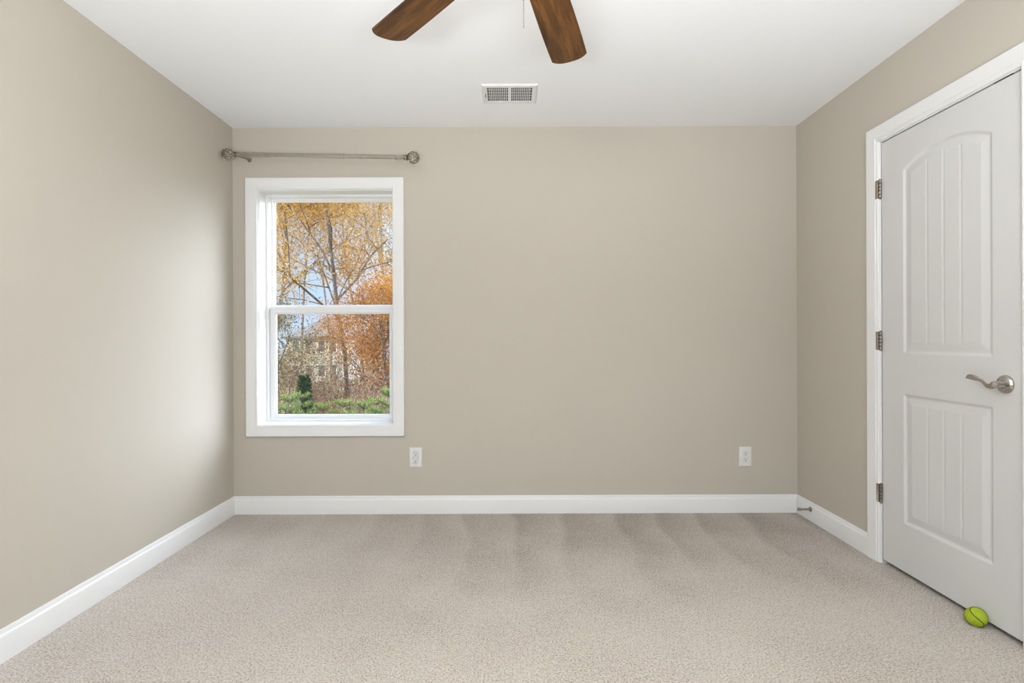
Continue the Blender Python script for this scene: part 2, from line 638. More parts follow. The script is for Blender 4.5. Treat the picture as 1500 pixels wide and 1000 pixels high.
# ------------------------------------------------------------------ added window (rear wall, unseen), put in for fill light
w2 = empty('added_window', ((ADDED_WIN[0] + ADDED_WIN[1]) / 2, YR, ADDED_WIN[2]))
tag(w2, 'white double window added unseen behind the viewpoint for fill light', 'window', kind='structure')
toR = lambda u, v, d: (XR + d, u, v)
toK = lambda u, v, d: (u, YR - d, v)
bm = B()
sweep(bm, rect_path(*ADDED_WIN), CAS, toK, True)
obj('window_casing', bm, TRIM, w2, smooth=True, angle=25)
bm = B()
sweep(bm, rect_path(*ADDED_WIN), [(0, 0), (0, 0.13), (-0.05, 0.13), (-0.05, 0.08), (-0.012, 0.08), (-0.012, 0.0)], toK, True)
box(bm, 0.045, 0.105, YR - 0.13, YR - 0.08, ADDED_WIN[2] + 0.02, ADDED_WIN[3] - 0.02)
obj('window_frame', bm, VINYL, w2, smooth=True, angle=25)
bm = B()
box(bm, ADDED_WIN[0] + 0.045, ADDED_WIN[1] - 0.045, YR - 0.099, YR - 0.095, ADDED_WIN[2] + 0.045, ADDED_WIN[3] - 0.045)
obj('pane', bm, GLASS, w2)

# ------------------------------------------------------------------ door in the right wall
door = empty('door_1', (XR, (DY0 + DY1) / 2, 0))
tag(door, 'closed white two-panel arch-top door in the right wall', 'door', kind='structure')
DX = XR + 0.002                 # face of the leaf
DB = 0.022
PU0, PU1 = 1.977, 2.428         # panels along Y
R_ARC = (0.2255 ** 2 + 0.06 ** 2) / (2 * 0.06)
PC = ((PU0 + PU1) / 2, 1.935 - R_ARC)


def door_height(y, z):
    if z > 0.935:
        s = min(y - PU0, PU1 - y, z - 1.028, R_ARC - math.hypot(y - PC[0], z - PC[1]) if z > 1.6 else 1.0)
    else:
        s = min(y - PU0, PU1 - y, z - 0.242, 0.842 - z)
    if s <= 0:
        return 0.0
    if s < 0.013:
        t = s / 0.013
        h = -0.0065 * (t * t * (3 - 2 * t))
    elif s < 0.019:
        h = -0.0065
    elif s < 0.049:
        h = -0.0065 + 0.0055 * (s - 0.019) / 0.030
    else:
        h = -0.0010
    if s > 0.046:
        w = (PU1 - PU0 - 0.106) / 4
        q = (y - PU0 - 0.053) / w
        d = abs(q - round(q)) * w
        if 0.5 < q < 3.5 and d < 0.007:
            h -= 0.0018 * (0.5 + 0.5 * math.cos(d / 0.007 * PI))
    return h


NY, NZ = 200, 560
verts, faces = [], []
for j in range(NZ + 1):
    z = DB + (DTOP - DB) * j / NZ
    for i in range(NY + 1):
        y = DY0 + (DY1 - DY0) * i / NY
        verts.append((DX - door_height(y, z), y, z))
for j in range(NZ):
    for i in range(NY):
        a = j * (NY + 1) + i
        faces.append((a, a + NY + 1, a + NY + 2, a + 1))
bk = len(verts)
xb = DX + 0.035
verts += [(xb, DY0, DB), (xb, DY1, DB), (xb, DY1, DTOP), (xb, DY0, DTOP)]
faces.append((bk, bk + 1, bk + 2, bk + 3))
top0 = NZ * (NY + 1)
faces.append(tuple(list(range(0, NY + 1)) + [bk + 1, bk]))
faces.append(tuple([bk + 3, bk + 2] + list(range(top0 + NY, top0 - 1, -1))))
faces.append(tuple([bk, bk + 3] + [j * (NY + 1) for j in range(NZ, -1, -1)]))
faces.append(tuple([bk + 2, bk + 1] + [j * (NY + 1) + NY for j in range(NZ + 1)]))
me = bpy.data.meshes.new('door_leaf')
me.from_pydata(verts, [], faces)
me.update()
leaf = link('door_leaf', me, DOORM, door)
me.polygons.foreach_set('use_smooth', [True] * len(me.polygons))
me.set_sharp_from_angle(angle=math.radians(40))

# jambs with stop
bm = B()
dp = [(DY0 - 0.004, 0.0), (DY0 - 0.004, DTOP + 0.006), (DY1 + 0.0045, DTOP + 0.006), (DY1 + 0.0045, 0.0)]
sweep(bm, dp, [(0.0, 0.0), (0.015, 0.0), (0.015, 0.115), (-0.012, 0.115), (-0.012, 0.045), (0.0, 0.045)], toR, False)
obj('door_jamb', bm, TRIM, door, smooth=True, angle=25)
# casing
bm = B()
dp = [(CY0, 0.0), (CY0, DTOP + 0.011), (CY1, DTOP + 0.011), (CY1, 0.0)]
sweep(bm, dp, [(0.0, 0.0), (0.0, -0.008), (0.005, -0.0115), (0.010, -0.0115), (0.0115, -0.0085), (0.016, -0.0085), (0.020, -0.013), (0.045, -0.015), (0.064, -0.0175), (0.074, -0.0175), (CASW, -0.015), (CASW, 0.0)], toR, False)
o = obj('trim_1', bm, TRIM, smooth=True, angle=25)
tag(o, 'white moulded casing around the door', 'door casing', kind='structure')


boxobj('gap_shade_strip', (DX + 0.0012, DX + 0.020, DY1 + 0.0003, DY1 + 0.0043, DB, DTOP), SLOT, door)  # dark strip added in the hinge-side gap to imitate its shade line


def hinge(z):
    hy = DY1 + 0.001
    hz = 0.0445
    bm = B()
    # knuckles of the barrel
    for k in range(5):
        a = z - hz + 2 * hz * k / 5 + 0.0017
        c = z - hz + 2 * hz * (k + 1) / 5 - 0.0017
        lathe(bm, [(0.0052, a), (0.0062, a + 0.0008), (0.0062, c - 0.0008), (0.0052, c)], origin=(DX - 0.0075, hy, 0), n=14)
    for s in (-1, 1):
        lathe(bm, [(0.0045, 0), (0.0052, 0.002), (0.003, 0.005)], origin=(DX - 0.0075, hy, z + s * hz), n=12, direction=s)
    h = obj('hinge', bm, NICKEL_D, door, smooth=True)
    bm = B()
    lathe(bm, [(0.0034, z - hz), (0.0034, z + hz)], origin=(DX - 0.0075, hy, 0), n=10)
    obj('hinge_pin', bm, SLOT, h, smooth=True)
    bm = B()
    box(bm, XR - 0.0138, XR, hy + 0.006, hy + 0.024, z - hz, z + hz)
    lf = obj('hinge_leaf', bm, NICKEL, h, bevel=0.001)
    return h


for z in (1.826, 1.086, 0.342):
    hinge(z)

# lever handle
HX, HY, HZ = DX, 1.925, 0.930
bm = B()
lathe(bm, [(0.034, 0.0), (0.034, -0.002), (0.0325, -0.006), (0.028, -0.011), (0.018, -0.014), (0.015, -0.0145), (0.0135, -0.020), (0.0115, -0.034), (0.0108, -0.046), (0.0085, -0.051), (0.004, -0.053)], axis='X', origin=(HX, HY, HZ), n=40)
hd = obj('door_handle', bm, NICKEL, door, smooth=True, angle=30)
bm = B()
LX = HX - 0.049
pts, rr, fl = [], [], []
for k in range(25):
    t = k / 24
    y = HY - 0.008 + 0.128 * t
    # a wave: dips after the hub, then rises towards the far tip
    zz = HZ - 0.002 - 0.007 * math.sin(min(1, t / 0.45) * PI) * (1 if t < 0.45 else 0) + (0.022 * math.sin((t - 0.30) / 0.60 * PI / 2) if t > 0.30 else 0)
    if t > 0.9:
        zz = HZ - 0.002 + 0.022 - 0.006 * ((t - 0.9) / 0.1)
    xx = LX + 0.010 * math.sin(t * PI) * 0.6 + 0.006 * t
    pts.append((xx, y, zz))
    wdt = 0.0125 - 0.006 * math.sin(min(1, t / 0.6) * PI / 2) + (0.0045 * math.sin((t - 0.55) / 0.45 * PI) if t > 0.55 else 0)
    if t > 0.93:
        wdt *= max(0.35, 1 - (t - 0.93) / 0.07 * 0.65)
    rr.append(wdt)
    fl.append((0.55, 1.0))
tube(bm, pts, rr, n=14, flat=fl)
obj('lever', bm, NICKEL, hd, smooth=True, angle=40)
bm = B()
lathe(bm, [(0.0042, 0.0), (0.0042, -0.0012), (0.002, -0.0014)], axis='X', origin=(HX - 0.0115, HY - 0.021, HZ - 0.002), n=14)
obj('release_hole', bm, SLOT, hd)
# latch bolt catch at the head of the leaf
boxobj('ball_catch', (XR + 0.0005, XR + 0.030, 1.895, 1.965, DTOP + 0.0002, DTOP + 0.0055), BRONZE, door)

# ================================================================== THINGS IN THE ROOM
# ------------------------------------------------------------------ ceiling fan
FX, FY = 0.035, 1.267
BZ = CZ + 1.0                   # blade plane
fan = empty('ceiling_fan', (FX, FY, H))
tag(fan, 'ceiling fan with walnut-brown wooden blades and a bead pull chain', 'ceiling fan')
bm = B()
lathe(bm, [(0.075, H - 0.0005), (0.075, H - 0.012), (0.066, H - 0.035), (0.045, H - 0.052), (0.02, H - 0.056)], origin=(FX, FY, 0), n=36)
obj('canopy', bm, NICKEL, fan, smooth=True)
bm = B()
lathe(bm, [(0.0135, H - 0.05), (0.0135, BZ + 0.13)], origin=(FX, FY, 0), n=20)
obj('downrod', bm, NICKEL, fan, smooth=True)
bm = B()
lathe(bm, [(0.02, BZ + 0.165), (0.055, BZ + 0.15), (0.10, BZ + 0.125), (0.128, BZ + 0.09), (0.132, BZ + 0.045), (0.118, BZ + 0.015), (0.085, BZ + 0.004), (0.06, BZ - 0.012), (0.055, BZ - 0.042), (0.04, BZ - 0.046)], origin=(FX, FY, 0), n=40)
obj('motor_housing', bm, NICKEL, fan, smooth=True)
bm = B()
lathe(bm, [(0.102, BZ - 0.046), (0.102, BZ - 0.052), (0.096, BZ - 0.068), (0.080, BZ - 0.084), (0.055, BZ - 0.096), (0.025, BZ - 0.102), (0.004, BZ - 0.103)], origin=(FX, FY, 0), n=40)
obj('light_bowl', bm, BOWL, fan, smooth=True)
RT = 0.66


def blade_mesh():
    bm = B()
    r0 = 0.17
    out = []
    for k in range(13):                       # one long edge, widening to the tip
        t = k / 12
        out.append((r0 + (RT - 0.028 - r0) * t, 0.050 + 0.0125 * math.sin(t * PI / 2)))
    hw = 0.0625
    n_ = 14                                   # corner then shallow curved tip
    tip = []
    for k in range(1, n_):
        a = k / n_
        y = hw * math.cos(a * PI)
        xx = RT - 0.030 + 0.030 * (1 - abs(math.cos(a * PI)) ** 2.6) ** 0.75
        tip.append((xx, y))
    out += tip
    out += [(p[0], -p[1]) for p in reversed(out[:13])]
    th = 0.0055
    top = [bm.verts.new((p[0], p[1], th / 2)) for p in out]
    bot = [bm.verts.new((p[0], p[1], -th / 2)) for p in out]
    bm.faces.new(top)
    bm.faces.new(bot[::-1])
    k = len(out)
    for i in range(k):
        bm.faces.new((top[i], bot[i], bot[(i + 1) % k], top[(i + 1) % k]))
    bmesh.ops.recalc_face_normals(bm, faces=bm.faces)
    me = bpy.data.meshes.new('fan_blade')
    bm.to_mesh(me)
    bm.free()
    me.materials.append(WOOD)
    return me


def iron_mesh():
    bm = B()
    pts = [(0.085, 0, 0.004), (0.12, 0, 0.012), (0.16, 0, 0.010), (0.20, 0, 0.007), (0.245, 0, 0.0065)]
    tube(bm, pts, [0.022, 0.017, 0.024, 0.034, 0.012], n=10, flat=[(1, 0.22)] * 5)
    bmesh.ops.recalc_face_normals(bm, faces=bm.faces)
    me = bpy.data.meshes.new('blade_iron')
    bm.to_mesh(me)
    bm.free()
    me.materials.append(NICKEL_D)
    return me


bl_me, ir_me = blade_mesh(), iron_mesh()
for k in range(6):
    ang = math.radians(90 - 16.3 + 60 * k - (0.0 if k != 1 else 0.7))
    ob = bpy.data.objects.new('fan_blade', bl_me)
    COL.objects.link(ob)
    ob.parent = fan
    ob.location = (0, 0, BZ - H)
    ob.rotation_euler = Euler((math.radians(-7), 0, ang), 'XYZ')
    oi = bpy.data.objects.new('blade_iron', ir_me)
    COL.objects.link(oi)
    oi.parent = ob
# pull chain
bm = B()
zc = at(767, 40, 1.16).z
cx_ = at(767, 20, 1.16).x
zt = BZ - 0.06
nb = int((zt - zc) / 0.0045)
for k in range(nb):
    bmesh.ops.create_icosphere(bm, subdivisions=1, radius=0.0017, matrix=Matrix.Translation((cx_, 1.16, zc + k * (zt - zc) / nb)))
tube(bm, [(cx_, 1.16, zc), (cx_, 1.16, zt)], 0.0005, n=5)
tube(bm, [(cx_, 1.16, zt - 0.001), (FX, FY - 0.05, BZ - 0.035)], 0.0012, n=6)
obj('pull_chain', bm, NICKEL_D, fan, smooth=True)

# ------------------------------------------------------------------ ceiling register
va, vb = at(706.5, 137, 2.868), at(786.5, 137, 2.868)
VX0, VX1, VY0, VY1 = va.x, vb.x, 2.758, 2.985
vc = ((VX0 + VX1) / 2, (VY0 + VY1) / 2)
vent = empty('ceiling_vent', (vc[0], vc[1], H))
tag(vent, 'white rectangular air vent with two banks of louvres in the ceiling', 'vent')
LX0, LX1, LY0, LY1 = vc[0] - 0.121, vc[0] + 0.121, vc[1] - 0.082, vc[1] + 0.082
bm = B()
toC = lambda u, v, d: (u, v, H - d)
sweep(bm, rect_path(LX0, LX1, LY0, LY1), [(0, 0.0), (0, 0.0075), (0.004, 0.009), (0.020, 0.0085), (0.0265, 0.005), (0.0295, 0.0)], toC, True)
box(bm, vc[0] - 0.009, vc[0] + 0.009, LY0 - 0.001, LY1 + 0.001, H - 0.009, H - 0.0005)
obj('vent_frame', bm, VENTM, vent, smooth=True, angle=25)
boxobj('duct_opening', (LX0 - 0.002, LX1 + 0.002, LY0 - 0.002, LY1 + 0.002, H - 0.0012, H - 0.0002), DUCT, vent)
for s in (-1, 1):
    a0 = vc[0] - 0.113 if s < 0 else vc[0] + 0.014
    for k in range(10):
        xx = a0 + 0.0101 * k + 0.004
        bm = B()
        v = [bm.verts.new(p) for p in ((xx - 0.0024, LY0, H - 0.0085), (xx - 0.0010, LY0, H - 0.0088), (xx + 0.0026, LY0, H - 0.0015), (xx + 0.0013, LY0, H - 0.0012))]
        w_ = [bm.verts.new(q.co + Vector((0, LY1 - LY0, 0))) for q in v]
        if s > 0:
            for q in v + w_:
                q.co.x = 2 * xx - q.co.x
        bm.faces.new(v)
        bm.faces.new(w_[::-1])
        for i in range(4):
            bm.faces.new((v[i], w_[i], w_[(i + 1) % 4], v[(i + 1) % 4]))
        obj('louvre', bm, VENTM, vent)
for k in range(4):
    yy = LY0 + (LY1 - LY0) * (k + 1) / 5
    boxobj('cross_fin', (LX0, LX1, yy - 0.0009, yy + 0.0009, H - 0.0035, H - 0.0012), VENTM, vent)
bm = B()
box(bm, LX0 - 0.011, LX0 - 0.008, vc[1] - 0.020, vc[1] + 0.020, H - 0.0095, H - 0.0075)
box(bm, LX0 - 0.0115, LX0 - 0.0075, vc[1] - 0.005, vc[1] + 0.003, H - 0.020, H - 0.008)
obj('damper_lever', bm, BRONZE, vent)
for sx in (VX0 + 0.012, VX1 - 0.012):
    bm = B()
    lathe(bm, [(0.0038, 0.0), (0.0034, -0.0022), (0.0015, -0.003)], origin=(sx, vc[1] + 0.03, H - 0.0065), n=12)
    obj('screw', bm, VENTM, vent, smooth=True)

# ------------------------------------------------------------------ curtain rod
RY = 3.185
pL, pR = at(347, 226.5, RY), at(592, 230.5, RY)
ax = (pR - pL).normalized()
pM = at(504, 229.1, RY)
rod = empty('curtain_rod', ((pL.x + pR.x) / 2, YB, (pL.z + pR.z) / 2))
tag(rod, 'brushed nickel telescoping curtain rod with openwork ball finials above the window', 'curtain rod')
bm = B()
tube(bm, [pL, pM], 0.0138, n=24)
tube(bm, [pM - ax * 0.004, pM + ax * 0.0005], 0.0144, n=24)
obj('rod', bm, NICKEL, rod, smooth=True)
bm = B()
tube(bm, [pM, pR], 0.0118, n=24)
obj('inner_rod', bm, NICKEL, rod, smooth=True)


def along(base, d, prof, n=28):
    """rings around an axis"""
    bm = B()
    pts = [base + d * h for _, h in prof]
    tube(bm, pts, [r for r, _ in prof], n=n)
    return bm


for s, base in ((-1, pL), (1, pR)):
    d = ax * s
    bm = along(base, d, [(0.013, -0.004), (0.0165, -0.002), (0.0165, 0.004), (0.011, 0.006), (0.010, 0.010), (0.0175, 0.012), (0.0190, 0.015), (0.0175, 0.018), (0.010, 0.021), (0.008, 0.026)])
    fin = obj('finial', bm, NICKEL_D, rod, smooth=True, angle=30)
    R = 0.033 if s < 0 else 0.034
    c = base + d * (0.022 + R)
    a, b_ = frame_of(d)
    bm = B()
    for w in range(8):
        pts = []
        for k in range(19):
            t = k / 18
            th = 2 * PI * w / 8 + t * PI * 0.8
            phi = PI * t
            pts.append(c - d * R * math.cos(phi) + (a * math.cos(th) + b_ * math.sin(th)) * R * math.sin(phi))
        tube(bm, pts, 0.0032, n=7)
    tube(bm, [c - d * (R + 0.003), c - d * (R - 0.006)], [0.010, 0.007], n=14)
    tube(bm, [c + d * (R - 0.005), c + d * R, c + d * (R + 0.003)], [0.006, 0.007, 0.003], n=14)
    obj('openwork_ball', bm, NICKEL_D, fin, smooth=True)
for bx_, dz in ((-1.647, 0.016), (-0.690, 0.046)):
    t = (bx_ - pL.x) / (pR.x - pL.x)
    q = pL.lerp(pR, t)
    r_ = 0.0138
    bm = B()
    # wall plate, arm and the cradle under the rod
    tube(bm, [(bx_, YB - 0.0002, q.z + dz), (bx_, YB - 0.005, q.z + dz)], [0.014, 0.012], n=20)
    tube(bm, [(bx_, YB - 0.004, q.z + dz), (bx_, YB - 0.06, q.z + dz * 0.7 - 0.004), (bx_, RY + 0.02, q.z - r_ * 0.4), (bx_, RY + 0.008, q.z - r_ * 0.7)], [0.006, 0.005, 0.0045, 0.004], n=12)
    cr = []
    for k in range(11):
        an = PI + PI * k / 10
        cr.append((bx_, RY + (r_ + 0.0005) * math.cos(an), q.z + (r_ + 0.0005) * math.sin(an)))
    tube(bm, cr, 0.0016, n=8)
    obj('bracket', bm, NICKEL_D, rod, smooth=True)


# ------------------------------------------------------------------ outlets
def outlet(cx, cz, w, h, label):
    t = empty('electrical_outlet', (cx, YB, cz))
    tag(t, label, 'outlet', 'duplex outlets on the far wall')
    bm = B()
    sweep(bm, rect_path(cx - w / 2 + 0.006, cx + w / 2 - 0.006, cz - h / 2 + 0.006, cz + h / 2 - 0.006),
          [(-0.02, 0), (-0.02, -0.0065), (0.0, -0.0065), (0.004, -0.005), (0.006, -0.001), (0.006, 0)], toB, True)
    box(bm, cx - w / 2 + 0.024, cx + w / 2 - 0.024, YB - 0.0065, YB, cz - h / 2 + 0.024, cz + h / 2 - 0.024)
    obj('cover_plate', bm, PLASTIC, t, smooth=True, angle=25)
    for s in (1, -1):
        zc_ = cz + s * 0.0195
        bm = B()
        ring0, ring1 = [], []
        for k in range(28):
            a = 2 * PI * k / 28
            px_ = 0.0172 * math.cos(a)
            pz_ = max(-0.0142, min(0.0142, 0.0172 * math.sin(a)))
            ring0.append(bm.verts.new((cx + px_, YB - 0.006, zc_ + pz_)))
            ring1.append(bm.verts.new((cx + px_ * 0.97, YB - 0.0085, zc_ + pz_ * 0.97)))
        for k in range(28):
            bm.faces.new((ring0[k], ring0[(k + 1) % 28], ring1[(k + 1) % 28], ring1[k]))
        bm.faces.new(ring1)
        bm.faces.new(ring0[::-1])
        rc = obj('receptacle', bm, PLASTIC, t)
        bm = B()
        box(bm, cx - 0.0076, cx - 0.0052, YB - 0.0088, YB - 0.0084, zc_ + 0.0005, zc_ + 0.0095)
        box(bm, cx + 0.0052, cx + 0.0076, YB - 0.0088, YB - 0.0084, zc_ + 0.0010, zc_ + 0.0085)
        lathe(bm, [(0.0034, 0), (0.0034, -0.0004)], axis='Y', origin=(cx, YB - 0.0084, zc_ - 0.0065), n=12)
        obj('socket_slots', bm, SLOT, rc)
    bm = B()
    lathe(bm, [(0.0034, 0), (0.0030, -0.0012), (0.0012, -0.0016)], axis='Y', origin=(cx, YB - 0.0064, cz), n=14)
    obj('screw', bm, PLASTIC, t, smooth=True)


pa, pb = at(609, 669.5, YB), at(1091.5, 668.3, YB)
outlet(pa.x, pa.z, 0.079, 0.124, 'white double electrical outlet on the far wall below the window corner')
outlet(pb.x, pb.z, 0.077, 0.122, 'white double electrical outlet on the far wall near the right corner')

# ------------------------------------------------------------------ door stop on the right baseboard
ds = at(1187, 745.6, 3.155)
sx0 = XR - BT
stop = empty('door_stop', (sx0, 3.155, ds.z))
tag(stop, 'small metal door stop sticking out of the right baseboard by the corner', 'door stop')
bm = B()
lathe(bm, [(0.014, -0.0002), (0.014, 0.004), (0.011, 0.008), (0.0065, 0.010), (0.0062, 0.060)], axis='X', origin=(sx0, 3.155, ds.z), n=20, direction=-1)
obj('stop_rod', bm, NICKEL_D, stop, smooth=True, angle=30)
bm = B()
lathe(bm, [(0.0085, 0.058), (0.0092, 0.062), (0.0092, 0.074), (0.007, 0.078)], axis='X', origin=(sx0, 3.155, ds.z), n=20, direction=-1)
obj('rubber_tip', bm, RUBBER, stop, smooth=True, angle=30)

# ------------------------------------------------------------------ tennis ball against the door
BR = 0.0345
FELT, n, b = new_mat('yellow_green_felt')
tc = n.nodes.new('ShaderNodeTexCoord')
fz = noise(160, 3, 0.7)
rp = nn('ShaderNodeValToRGB')
rp.color_ramp.elements[0].position = 0.3
rp.color_ramp.elements[0].color = (0.32, 0.41, 0.026, 1)
rp.color_ramp.elements[1].position = 0.7
rp.color_ramp.elements[1].color = (0.43, 0.53, 0.045, 1)
n.links.new(fz, rp.inputs[0])
n.links.new(rp.outputs[0], b.inputs['Base Color'])
b.inputs['Roughness'].default_value = 0.95
b.inputs['Specular IOR Level'].default_value = 0.1
bp = nn('ShaderNodeBump')
bp.inputs['Strength'].default_value = 0.15
bp.inputs['Distance'].default_value = 0.002
n.links.new(fz, bp.inputs['Height'])
n.links.new(bp.outputs[0], b.inputs['Normal'])
SEAM = plain('dark_green_seam', (0.10, 0.13, 0.012), 0.8)
bc = Vector((DX - BR - 0.001, 2.012, BR - 0.002))
bm = B()
bmesh.ops.create_uvsphere(bm, u_segments=48, v_segments=32, radius=BR)
ball = obj('tennis_ball', bm, FELT, smooth=True, angle=180)
tag(ball, 'yellow-green tennis ball on the carpet against the bottom of the door', 'ball')
ball.location = bc
bm = B()
pts = []
for k in range(97):
    t = 2 * PI * k / 96
    A_, B_ = 0.75, 0.25
    v = Vector((A_ * math.cos(t) + B_ * math.cos(3 * t), A_ * math.sin(t) - B_ * math.sin(3 * t), 2 * math.sqrt(A_ * B_) * math.sin(2 * t)))
    pts.append(v.normalized() * BR * 0.995)
tube(bm, pts, 0.0020, n=6, caps=False)
seam = obj('seam', bm, SEAM, None, smooth=True)
seam.parent = ball
BALL_ROT = (90, 20, 60)
ball.rotation_euler = (Matrix.Rotation(math.radians(38), 3, bc - Vector((0, 0, CZ))) @ Euler([math.radians(v) for v in BALL_ROT]).to_matrix()).to_euler()

# ================================================================== OUTDOORS
GZ = -3.2
GROUND, n, b = new_mat('leaf_litter')
tc = n.nodes.new('ShaderNodeTexCoord')
g = noise(0.9, 6, 0.7)
rp = nn('ShaderNodeValToRGB')
e = rp.color_ramp.elements
e[0].position, e[0].color = 0.35, (0.10, 0.075, 0.04, 1)
e[1].position, e[1].color = 0.7, (0.34, 0.21, 0.10, 1)
x = e.new(0.5)
x.color = (0.20, 0.17, 0.07, 1)
n.links.new(g, rp.inputs[0])
n.links.new(rp.outputs[0], b.inputs['Base Color'])
b.inputs['Roughness'].default_value = 1.0
bm = B()
box(bm, -70, 60, 3.6, 120, GZ - 0.3, GZ)
o = obj('ground', bm, GROUND)
tag(o, 'leaf-strewn ground below the house', 'ground', kind='structure')


def rv(rng):
    while True:
        v = Vector((rng.uniform(-1, 1), rng.uniform(-1, 1), rng.uniform(-1, 1)))
        if 0.05 < v.length < 1:
            return v.normalized()


def add_leaf(V, Fc, p, s, rng, asp=0.6):
    d = rv(rng)
    a, _ = frame_of(d)
    a = (Matrix.Rotation(rng.uniform(0, 2 * PI), 3, d) @ a)
    c = d.cross(a)
    i = len(V)
    s *= rng.uniform(0.6, 1.25)
    fold = d * s * 0.18
    V += [p - a * s, p + c * s * asp + fold, p + a * s, p - c * s * asp + fold]
    Fc.append((i, i + 1, i + 2, i + 3))


def tree(name, label, cat, px, Y, height, leafm, barkm, seed, depth=4, nleaf=9000, leaf=0.10, rad=0.17, first=0.30, spread=0.75,
         up=0.25, group=None, lean=(0, 0), base=GZ, trunk_twist=0.12, clump=0.38, foliage='foliage', deep=1, zmin=-9, keep=1.0, kids=(3, 4), xw=None):
    rng = random.Random(seed)
    X = (px - VX) / F * Y if xw is None else xw
    leaf, nleaf = leaf * 0.72, int(nleaf * 1.6)
    root = empty(name, (X, Y, base))
    tag(root, label, cat, group)
    bm = B()
    tips = []

    def grow(p, d, length, r, lev):
        segs = 5 if lev == 0 else 3
        pts, rs = [p.copy()], [r]
        q, dd = p.copy(), d.copy()
        for s_ in range(segs):
            w = rv(rng) * (trunk_twist if lev == 0 else 0.28)
            dd = (dd + w + Vector((0, 0, up * 0.3 if lev else 0.05))).normalized()
            q = q + dd * length / segs
            pts.append(q.copy())
            rs.append(max(0.006, r * (1 - 0.45 * (s_ + 1) / segs)))
        tube(bm, pts, rs, n=(8 if lev == 0 else 5 if lev < 3 else 3), caps=False)
        if lev >= depth - deep:
            for k in range(1, len(pts)):
                tips.append((pts[k], length))
        if lev >= depth:
            return
        n_side = (6 if lev == 0 else rng.randint(*kids))
        for k in range(n_side):
            t = (first + (1 - first) * (k + rng.random() * 0.7) / n_side) if lev == 0 else rng.uniform(0.35, 1.0)
            f = t * segs
            i = min(int(f), segs - 1)
            sp = pts[i].lerp(pts[i + 1], f - i)
            ax_ = (pts[i + 1] - pts[i]).normalized()
            a, b2 = frame_of(ax_)
            th = rng.uniform(0, 2 * PI) if lev else (k * 2.4 + rng.uniform(-.4, .4))
            sd = (a * math.cos(th) + b2 * math.sin(th))
            nd = (ax_ * (1 - spread * rng.uniform(0.6, 1.0)) + sd * spread + Vector((0, 0, up))).normalized()
            ln = length * (rng.uniform(0.42, 0.62) if lev == 0 else rng.uniform(0.5, 0.75)) * (1.15 - 0.45 * t if lev == 0 else 1)
            grow(sp, nd, ln, max(0.008, r * (0.50 if lev == 0 else 0.55)), lev + 1)

    grow(Vector((X, Y, base)), Vector((lean[0], lean[1], 1)).normalized(), height, rad, 0)
    obj('trunk', bm, barkm, root, smooth=True, angle=180)
    if nleaf:
        V, Fc = [], []
        tips = [t for t in tips if t[0].z > zmin]
        tips = rng.sample(tips, max(1, int(len(tips) * keep)))
        for k in range(nleaf):
            p, ln = rng.choice(tips)
            c = Vector((rng.gauss(0, 1), rng.gauss(0, 1), rng.gauss(0, 1))) * clump
            add_leaf(V, Fc, p + c, leaf, rng)
        me = bpy.data.meshes.new(foliage)
        me.from_pydata([tuple(v) for v in V], [], Fc)
        link(foliage, me, leafm, root)
    return root


def pine(name, label, cat, px, Y, height, leafm, seed, group=None, width=0.8, xw=None, nd=26, needle=0.15, base=GZ, gap=0.26, f0=0.3):
    rng = random.Random(seed)
    X = (px - VX) / F * Y if xw is None else xw
    root = empty(name, (X, Y, base))
    tag(root, label, cat, group)
    bm = B()
    tube(bm, [(X, Y, base), (X + rng.uniform(-.05, .05), Y, base + height)], [0.05, 0.012], n=6)
    V, Fc = [], []
    nw = max(6, int(height / gap))
    for w in range(nw):
        t = (w + 0.4) / nw
        z = base + height * (0.12 + 0.88 * t)
        rl = width * (1 - t) ** 0.8 + 0.12
        for k in range(6):
            a = 2 * PI * (k + rng.random() * 0.8) / 6 + w
            tip = Vector((X + math.cos(a) * rl, Y + math.sin(a) * rl, z + 0.22 * rl + 0.1))
            p0 = Vector((X, Y, z))
            tube(bm, [p0, tip], [0.012, 0.005], n=3, caps=False)
            for j in range(nd):
                f = rng.uniform(f0, 1.05)
                p = p0.lerp(tip, f)
                d = ((tip - p0).normalized() * 0.8 + rv(rng) + Vector((0, 0, 0.45))).normalized()
                sd = d.cross(rv(rng)).normalized()
                ll = needle * rng.uniform(0.7, 1.2)
                i = len(V)
                V += [p - sd * 0.012, p + sd * 0.012, p + d * ll]
                Fc.append((i, i + 1, i + 2))
    obj('trunk', bm, BARK, root, smooth=True, angle=180)
    me = bpy.data.meshes.new('needles')
    me.from_pydata([tuple(v) for v in V], [], Fc)
    link('needles', me, leafm, root)
    return root


OUT = 'trees outside the window'
# main golden tree whose forking trunk stands right of centre in the window
tree('autumn_tree', 'tall golden tree with a forking trunk filling most of the window view', 'tree', 512, 20, 9.5, GOLD, BARK, 11, depth=4, nleaf=30000, leaf=0.066, rad=0.10, first=0.40, spread=0.75, up=0.26, lean=(-0.03, 0), group=OUT, clump=0.34, deep=2, zmin=1.9, keep=0.36)
tree('autumn_tree', 'golden tree at the right edge of the window with pale forked stems', 'tree', 592, 26, 11.5, GOLD, BIRCH, 23, depth=4, nleaf=12000, leaf=0.062, rad=0.12, first=0.34, spread=0.7, up=0.3, group=OUT, clump=0.42, keep=0.4)
tree('autumn_tree', 'thinly leaved pinkish brown tree at the left edge of the window', 'tree', 396, 24, 11, PALE, TWIG, 37, depth=4, nleaf=9000, leaf=0.055, rad=0.10, first=0.35, spread=0.75, up=0.28, group=OUT, clump=0.42, zmin=2.2, keep=0.35)
